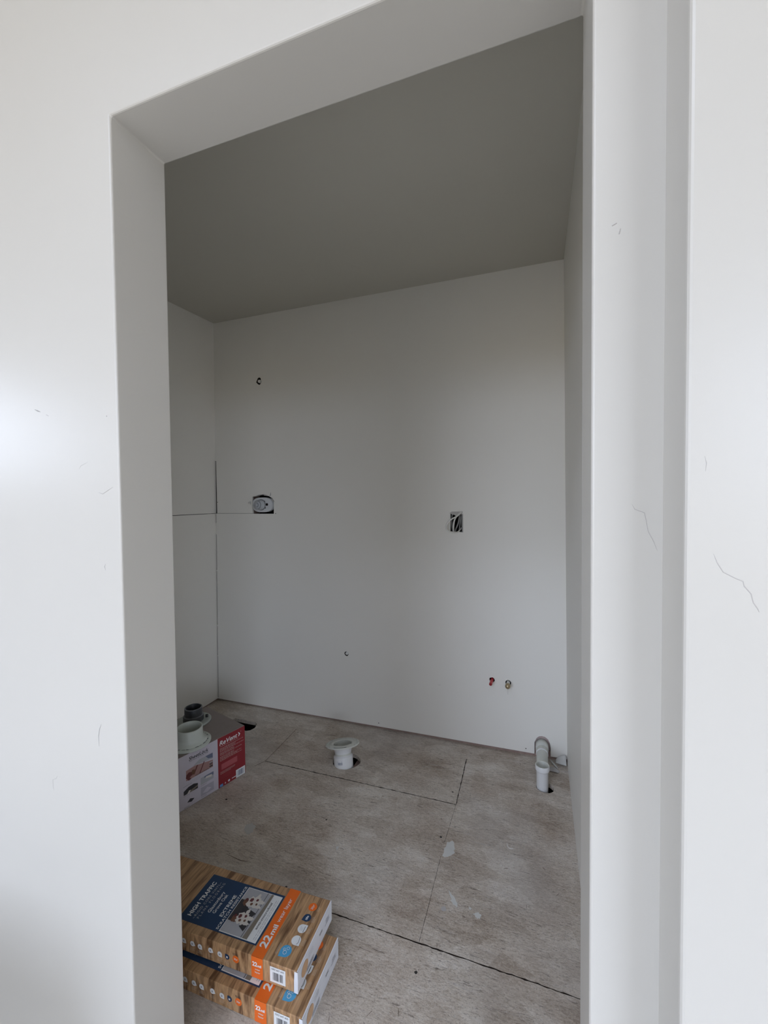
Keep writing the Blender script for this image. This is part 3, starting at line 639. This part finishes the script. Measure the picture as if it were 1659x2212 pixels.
# ------------------------------------------------------------------ vinyl plank cartons
BW, BL, BH = .203, 1.10, .0575
def carton(label, loc, rz):
    t = thing('flooring_box', label, 'box', loc, rz, 'cartons of vinyl plank flooring')
    mb = MB(); mb.box((-BL, 0, 0), (0, BW, BH), 'oak_print')
    body = part('carton', mb, t, bevel=.0018, seg=2)
    # white end with the torn white corner fold
    mb = MB(); mb.box((-.0005, .0008, .0005), (.0008, BW-.0008, BH-.0006), 'white_card')
    mb.add([(-.0100, -.0010, .001), (-.0092, -.0016, .030), (-.0080, -.0010, BH-.0008), (.0012, -.0014, BH-.0008), (.0026, -.0030, .030), (.0014, -.0014, .001)], [(0, 1, 4, 5), (1, 2, 3, 4)], 'white_card')
    mb.add([(.0012, -.0014, BH-.0008), (.0026, -.0030, .030), (.0014, -.0014, .001), (.0014, .006, .001), (.0036, .006, .030), (.0014, .006, BH-.0008)], [(0, 5, 4, 1), (1, 4, 3, 2)], 'white_card')
    mb.add([(-.0018, -.0005, BH+.0004), (-.0018, BW, BH+.0004), (.0008, BW, BH+.0002), (.0008, -.0005, BH+.0002)], [(0, 3, 2, 1)], 'white_card')
    end = part('end_flap', mb, t)
    mb = Print((.0012, 0, 0), (0, 1, 0), (0, 0, 1), (1, 0, 0))
    mb.text('22mil', .160, .030, .020, .008, 'grey_print', bold=.02); mb.text('PLANKS', .121, .030, .017, .005, 'dark_print', bold=.03)
    mb.rect(.155, .024, .185, .026, 'grey_print'); 
    part('end_print', mb, end)
    mb = Print((.0012, 0, 0), (0, 1, 0), (0, 0, 1), (1, 0, 0)); mb.lines(.055, .046, .035, 3, .006, .0012, 'grey_print', seed=4); mb.lines(.045, .016, .045, 3, .004, .0014, 'dark_print', seed=9, lo=.8)
    part('fine_print', mb, end)
    mb = Print((.0012, 0, 0), (0, 1, 0), (0, 0, 1), (1, 0, 0)); mb.ell(.036, .030, .018, .017, 'tan_print'); part('oval_print', mb, end)
    # top face: a runs away from the near edge, b runs to the left along the box
    def top(e=.00035): return Print((0, 0, BH), (0, 1, 0), (-1, 0, 0), (0, 0, 1), e)
    mb = top(); mb.rect(.024, .138, .175, .396, 'navy', 1)
    mb.text('HIGH TRAFFIC', .040, .366, .112, .0125, 'white_print', bold=.022)
    mb.text('~RIGID CORE VINYL~', .036, .351, .121, .0075, 'grey_print', bold=.005, space=1.25)
    mb.text('PLANK FLOORING', .040, .338, .117, .0080, 'grey_print', bold=.002, space=1.5)
    mb.text('Glastonbury', .064, .3195, .068, .0100, 'white_print', bold=.004)
    mb.text('Grove Oak', .066, .3045, .061, .0100, 'white_print', bold=.004)
    mb.text('EXTREME', .064, .278, .069, .0100, 'white_print', bold=.016)
    mb.text('SCRATCH RESISTANCE', .030, .265, .137, .0075, 'white_print', bold=.012)
    part('title_label', mb, t)
    mb = top(); mb.rect(.0275, .1425, .168, .260, 'white_print', 3); mb.rect(.0295, .171, .166, .258, 'grey_print', 4)
    # two spotted puppies by a dark wooden step
    mb.poly([(.062, .258), (.128, .258), (.128, .238), (.108, .222), (.100, .190), (.062, .205)], 'dark_print', 5)
    mb.poly([(.0295, .186), (.166, .178), (.166, .171), (.0295, .171)], 'taupe_print', 5)
    mb.rect(.0295, .1895, .166, .191, 'dark_print', 5); mb.poly([(.045, .195), (.075, .190), (.078, .205), (.055, .215)], 'dark_print', 5)
    for x, y, s_, sd in ((.076, .218, 1.0, 1), (.128, .215, 1.05, 2)):
        mb.blob(x, y, .017*s_, .021*s_, 'cream_print', 7, sd); mb.blob(x-.006, y+.022*s_, .010*s_, .010*s_, 'brown_print', 6, sd+3)
        mb.blob(x+.006, y-.018, .006, .014, 'cream_print', 6, sd+8); mb.blob(x-.010, y-.016, .005, .012, 'cream_print', 6, sd+9); mb.blob(x+.020, y-.004, .010, .005, 'cream_print', 6, sd+5)
        for q, (dx, dy, r_) in enumerate(((.004, .010, .006), (-.007, .004, .0045), (.008, -.006, .0042), (-.004, -.010, .0035), (.002, .024, .0045))): mb.blob(x+dx*s_, y+dy*s_, r_, r_*.9, 'brown_print' if q % 2 else 'maroon_print', 8, sd+q*7)
    mb.text('anti-microbial', .060, .1605, .082, .0072, 'dark_print', 5, bold=.0)
    mb.lines(.034, .153, .125, 2, .0055, .0013, 'grey_print', 5, seed=3, lo=.93)
    part('photo_panel', mb, t)
    mb = top(); mb.rect(-.0004, .101, BW, .1355, 'orange', 1)
    mb.text('22', .025, .109, .034, .0205, 'white_print', bold=.03); mb.text('mil', .062, .109, .028, .0135, 'white_print', bold=.03)
    mb.text('wear layer', .098, .1110, .074, .0118, 'white_print', bold=.0)
    f = Print((0, 0, 0), (1, 0, 0), (0, 0, 1), (0, -1, 0)); f.rect(-.1355, .001, -.101, BH, 'orange', 2)
    f.text('22', -.1325, .033, .0150, .0110, 'white_print', 3, bold=.04); f.text('mil', -.1165, .033, .0110, .0065, 'white_print', 3, bold=.04)
    f.text('wear', -.125, .0235, .016, .0045, 'cream_print', 3); f.text('layer', -.125, .0155, .016, .0045, 'cream_print', 3)
    base = len(mb.v); mb.v += f.v
    for fc_, mi_ in zip(f.f, f.m): mb.f.append([i+base for i in fc_]); mb.m.append(mb.mi(f.mats[mi_])); mb.sm.append(False)
    part('orange_band', mb, t)
    # round badges on the top
    for x, b, r_, col, ang, kind in ((.168, .043, .0125, 'orange', None, 0), (.134, .0435, .0115, 'navy', 2.2, 1), (.102, .042, .0125, 'white_print', -.75, 2), (.069, .042, .0130, 'white_print', -2.3, 3), (.036, .0545, .0155, 'sky_print', 2.45, 4)):
        mb = top(.0003)
        if ang is None: mb.ell(x, b, r_, r_, col, 1)
        else: mb.drop(x, b, r_, ang, col, 1)
        if kind == 0: mb.text('20yr', x-.008, b-.003, .016, .0065, 'cream_print', bold=.02)
        if kind == 1: mb.text('life', x-.006, b-.003, .012, .0065, 'white_print', bold=.02)
        if kind == 2: mb.rect(x-.009, b-.007, x+.008, b-.0058, 'dark_print', 2); mb.lines(x-.006, b+.004, .013, 3, .003, .0008, 'grey_print', seed=2)
        if kind == 3: mb.poly([(x-.010, b-.0065), (x-.003, b-.009), (x+.010, b-.006), (x+.010, b-.005), (x-.003, b-.008), (x-.010, b-.0053)], 'dark_print', 2)
        if kind == 4: mb.ring(x-.004, b+.001, .0052, .0010, 'white_print'); mb.ring(x+.003, b+.006, .0033, .0009, 'white_print'); mb.ring(x+.0075, b-.003, .0040, .0009, 'white_print')
        if kind == 4: mb.lines(x-.014, b+.0235, .030, 2, .0032, .0010, 'caption_print', seed=6, lo=.9)
        else: mb.lines(x-.009, b-r_-.0055, .020, 2+(kind > 0), .0038, .0010, 'caption_print', seed=kind+11, lo=.6)
        part('badge', mb, t)
    # badges along the near side
    for k, (x, b, col, ang) in enumerate(((-.184, .031, 'orange', None), (-.211, .029, 'navy', 2.3), (-.235, .029, 'white_print', -.8), (-.265, .030, 'white_print', -.4), (-.300, .029, 'white_print', -.75), (-.325, .030, 'white_print', -.4), (-.354, .030, 'white_print', -.6))):
        mb = Print((0, 0, 0), (1, 0, 0), (0, 0, 1), (0, -1, 0), .0003); r_ = (.0098, .0070, .0072, .0072, .0072, .0072, .0072)[k]
        if ang is None: mb.ell(x, b, r_, r_, col, 2); mb.text('20yr', x-.006, b-.002, .012, .0050, 'cream_print', 3, bold=.02); mb.lines(x-.010, b+.014, .020, 2, .003, .0009, 'dark_print', 2, seed=1, lo=.8)
        else:
            mb.drop(x, b, r_, ang, col, 2); mb.lines(x-.008, b-.0125, .017, 3, .0030, .0007, 'caption_print', 2, seed=k, lo=.7)
            mb.rect(x-.003, b-.003, x+.002, b+.002, 'cream_print' if k == 1 else 'grey_print', 3)
        part('badge', mb, t)
    mb = Print((0, 0, 0), (1, 0, 0), (0, 0, 1), (0, -1, 0)); mb.rect(-.0795, .008, -.0345, .048, 'white_print', 2); mb.text('1003 647 600', -.0755, .0405, .037, .0045, 'dark_print', 3, bold=.0); mb.barcode(-.0715, .014, .020, .021, 'dark_print', 3); mb.barcode(-.0500, .014, .0085, .021, 'dark_print', 3, 5)
    part('barcode_label', mb, t)
    return t
carton('lower carton of oak print vinyl planks lying flat on the floor', (-.3160, .2580, 0), math.radians(.9))
carton('upper carton of oak print vinyl planks with navy label, on top of the lower carton', (-.3530, .2990, BH+.0022), math.radians(1.9))

# ------------------------------------------------------------------ red and white fan carton
VW, VD, VH = .355, .325, .2315
vb = thing('fan_carton', 'red and white cardboard carton on the floor near the left wall', 'box', (-1.1065, 1.0735, 0), math.atan2(.958, .286))
mb = MB(); mb.box((-VW, 0, 0), (0, VD, VH), 'grey_card'); part('carton', mb, vb, bevel=.0025, seg=2)
def face(e=.0004): return Print((0, 0, 0), (1, 0, 0), (0, 0, 1), (0, -1, 0), e)
mb = face(); mb.rect(-.1445, .0015, -.001, VH-.0012, 'red_card', 1)
mb.text('ReVent', -.136, .1945, .094, .0200, 'white_print', bold=.016, shear=.22)
mb.poly([(-.038, .1945), (-.034, .1945), (-.026, .204), (-.034, .2135), (-.038, .2135), (-.033, .204)], 'white_print', 2)
mb.text('TM', -.025, .2125, .004, .002, 'white_print')
mb.lines(-.133, .1880, .100, 1, .006, .0012, 'cream_print', seed=1, lo=.95)
for yy, n_, sd in ((.179, 4, 2), (.158, 3, 3), (.141, 5, 4)): mb.lines(-.134, yy, .126, n_, .0048, .0011, 'cream_print', seed=sd, lo=.45)
mb.rect(-.128, .080, -.045, .106, 'faint_red', 2)
mb.lines(-.134, .070, .085, 3, .0046, .0009, 'cream_print', seed=6, lo=.6); mb.lines(-.134, .053, .072, 4, .0050, .0006, 'faint_red', seed=7, lo=.6)
mb.rect(-.138, .0035, -.122, .0150, 'blue_print', 2); mb.poly([(-.114, .008), (-.106, .008), (-.110, .0165)], 'cream_print', 2); mb.drop(-.091, .012, .005, .8, 'white_print', 2); mb.rect(-.076, .012, -.052, .0152, 'white_print', 2)
part('red_panel', mb, vb)
mb = face(.0005); mb.rect(-.0535, .002, -.004, .0400, 'white_print', 2); mb.barcode(-.0455, .009, .034, .025, 'ink', 3); part('barcode_label', mb, vb)
mb = face(); mb.rect(-VW+.001, .0015, -.1445, VH-.0012, 'lilac_card', 1)
mb.text('SheetL\u00f6ck', -.2805, .1995, .090, .0150, 'dark_print', bold=.016, shear=.12)
mb.text('INSTALLS IN ONE STEP', -.2790, .1930, .088, .0032, 'dark_print', bold=.02)
mb.lines(-.281, .1865, .10, 1, .004, .0008, 'grey_print', seed=2, lo=.98)
part('white_panel', mb, vb)
# pictures on the white panel
mb = face(); mb.rect(-.2950, .118, -.170, .182, 'lilac_card', 2)
mb.poly([(-.295, .118), (-.170, .118), (-.170, .150), (-.215, .158), (-.255, .166), (-.295, .162)], 'pink_print', 3); mb.poly([(-.262, .168), (-.170, .156), (-.170, .182), (-.235, .182)], 'grey_print', 2.5); mb.poly([(-.192, .166), (-.170, .160), (-.170, .182), (-.205, .182)], 'ink', 2.8)
for a_, b_ in ((-.258, -.252), (-.226, -.221)): mb.poly([(a_-.010, .121), (b_-.010, .121), (b_+.012, .163), (a_+.012, .163)], 'maroon_print', 4)
mb.blob(-.280, .134, .015, .016, 'maroon_print', 4, 3); mb.blob(-.262, .142, .008, .012, 'brown_print', 5, 4); mb.blob(-.268, .126, .010, .006, 'pink_print', 6, 5)
mb.text('NEW', -.187, .133, .015, .0075, 'dark_print', 6, bold=.04); mb.rect(-.188, .1235, -.172, .129, 'dark_print', 6); mb.rect(-.187, .142, -.172, .146, 'grey_print', 6)
mb.rect(-.255, .1205, -.190, .1222, 'dark_print', 6); mb.lines(-.295, .107, .13, 2, .006, .0010, 'grey_print', 2, seed=4, lo=.8)
part('printed_photo', mb, vb)
mb = face(); mb.rect(-.230, .065, -.168, .096, 'grey_print', 2); mb.poly([(-.215, .090), (-.168, .082), (-.168, .096), (-.210, .096)], 'ink', 3); mb.poly([(-.208, .083), (-.178, .078), (-.176, .088), (-.205, .092)], 'cream_print', 4)
mb.lines(-.229, .0595, .030, 1, .003, .0012, 'dark_print', 2, seed=4, lo=.9); part('printed_photo', mb, vb)
mb = face(); mb.poly([(-.307, .061), (-.243, .061), (-.243, .083), (-.262, .090), (-.285, .088), (-.307, .078)], 'dark_print', 2); mb.poly([(-.300, .061), (-.270, .061), (-.243, .070), (-.243, .076), (-.275, .070)], 'taupe_print', 3); mb.poly([(-.292, .061), (-.282, .061), (-.276, .072), (-.284, .072)], 'cream_print', 4)
mb.lines(-.308, .097, .040, 1, .003, .0012, 'dark_print', 2, seed=5, lo=.9); mb.lines(-.307, .0555, .030, 1, .003, .0010, 'dark_print', 2, seed=8, lo=.9); part('printed_photo', mb, vb)
mb = face(); mb.rect(-.307, .012, -.243, .050, 'lilac_card', 2); mb.poly([(-.293, .024), (-.273, .018), (-.260, .027), (-.279, .035)], 'dark_print', 3); mb.lines(-.306, .0055, .024, 1, .003, .0014, 'dark_print', 2, seed=5, lo=.9); mb.rect(-.307, .0115, -.243, .0120, 'grey_print', 3); part('printed_photo', mb, vb)
mb = face(); mb.rect(-.230, .014, -.168, .052, plain('pale_grey_print', (.42, .40, .46), .5), 2); mb.poly([(-.222, .026), (-.200, .020), (-.180, .030), (-.200, .042)], 'lilac_card', 3); mb.lines(-.229, .0085, .026, 1, .003, .0013, 'dark_print', 2, seed=5, lo=.9); part('printed_photo', mb, vb)
mb = Print((0, 0, VH), (1, 0, 0), (0, 1, 0), (0, 0, 1)); mb.lines(-.18, .09, .05, 5, .006, .0012, plain('worn_print', (.36, .31, .29), .8), 1, seed=12, lo=.3)
mb.rect(-VW+.002, .0008, -.150, .0016, 'dark_print', 1); part('top_print', mb, vb)

# closet flange on the carton: wide collar up
cf = thing('toilet_flange', 'pale green-white plastic toilet flange lying on the front of the carton, collar up', 'pipe fitting', (-1.2440, .8700, VH+.001))
mb = MB(); mb.lathe([(.060, 0), (.0885, 0), (.0895, .002), (.0895, .006), (.0875, .0075), (.083, .0078), (.0825, .0095), (.068, .0095)], 'pvc_green', n=64)
for i in range(26):
    a = math.radians(i*13.8); 
    if i % 5 != 3: mb.add([(r_*math.cos(t), r_*math.sin(t), .0098) for t in (a, a+math.radians(7 if i % 3 else 11)) for r_ in (.0735, .0785)], [(0, 1, 3, 2)], 'pvc_disc' if i % 2 else 'abs_rim')
part('flange_ring', mb, cf)
mb = MB(); mb.lathe([(.0725, .0095), (.071, .012), (.064, .016), (.058, .024), (.0560, .036), (.0545, .070), (.0535, .0715), (.0505, .0715), (.0495, .070), (.0490, .010)], 'pvc_green', n=56); part('collar', mb, cf)
# shower drain with dark coupling
sd = thing('shower_drain', 'charcoal drain coupling with a pale flange disc standing at the back of the carton', 'pipe fitting', (-1.3640, 1.0200, VH+.001))
mb = MB(); mb.lathe([(.030, 0), (.078, 0), (.080, .003), (.080, .008), (.076, .010), (.044, .011)], 'pvc_disc', n=56); part('flange_disc', mb, sd)
mb = MB(); mb.lathe([(.047, .008), (.047, .030), (.0455, .034), (.041, .036), (.0405, .040), (.0405, .071), (.0395, .073), (.0355, .073), (.0345, .071), (.034, .010)], 'abs', n=48, mats=['abs', 'abs', 'abs_rim', 'abs', 'abs', 'abs_rim', 'abs_rim', 'abs', 'abs']); part('coupling', mb, sd)
mb = MB(); mb.lathe([(.0001, 0), (.0075, 0), (.0075, .010), (.006, .012), (.0001, .012)], 'rubber', Matrix.Translation((.0455, .030, .022)) @ Matrix.Rotation(math.pi/2, 4, 'Y') @ Matrix.Rotation(-.6, 4, 'X'), 12); part('clamp_screw', mb, sd)
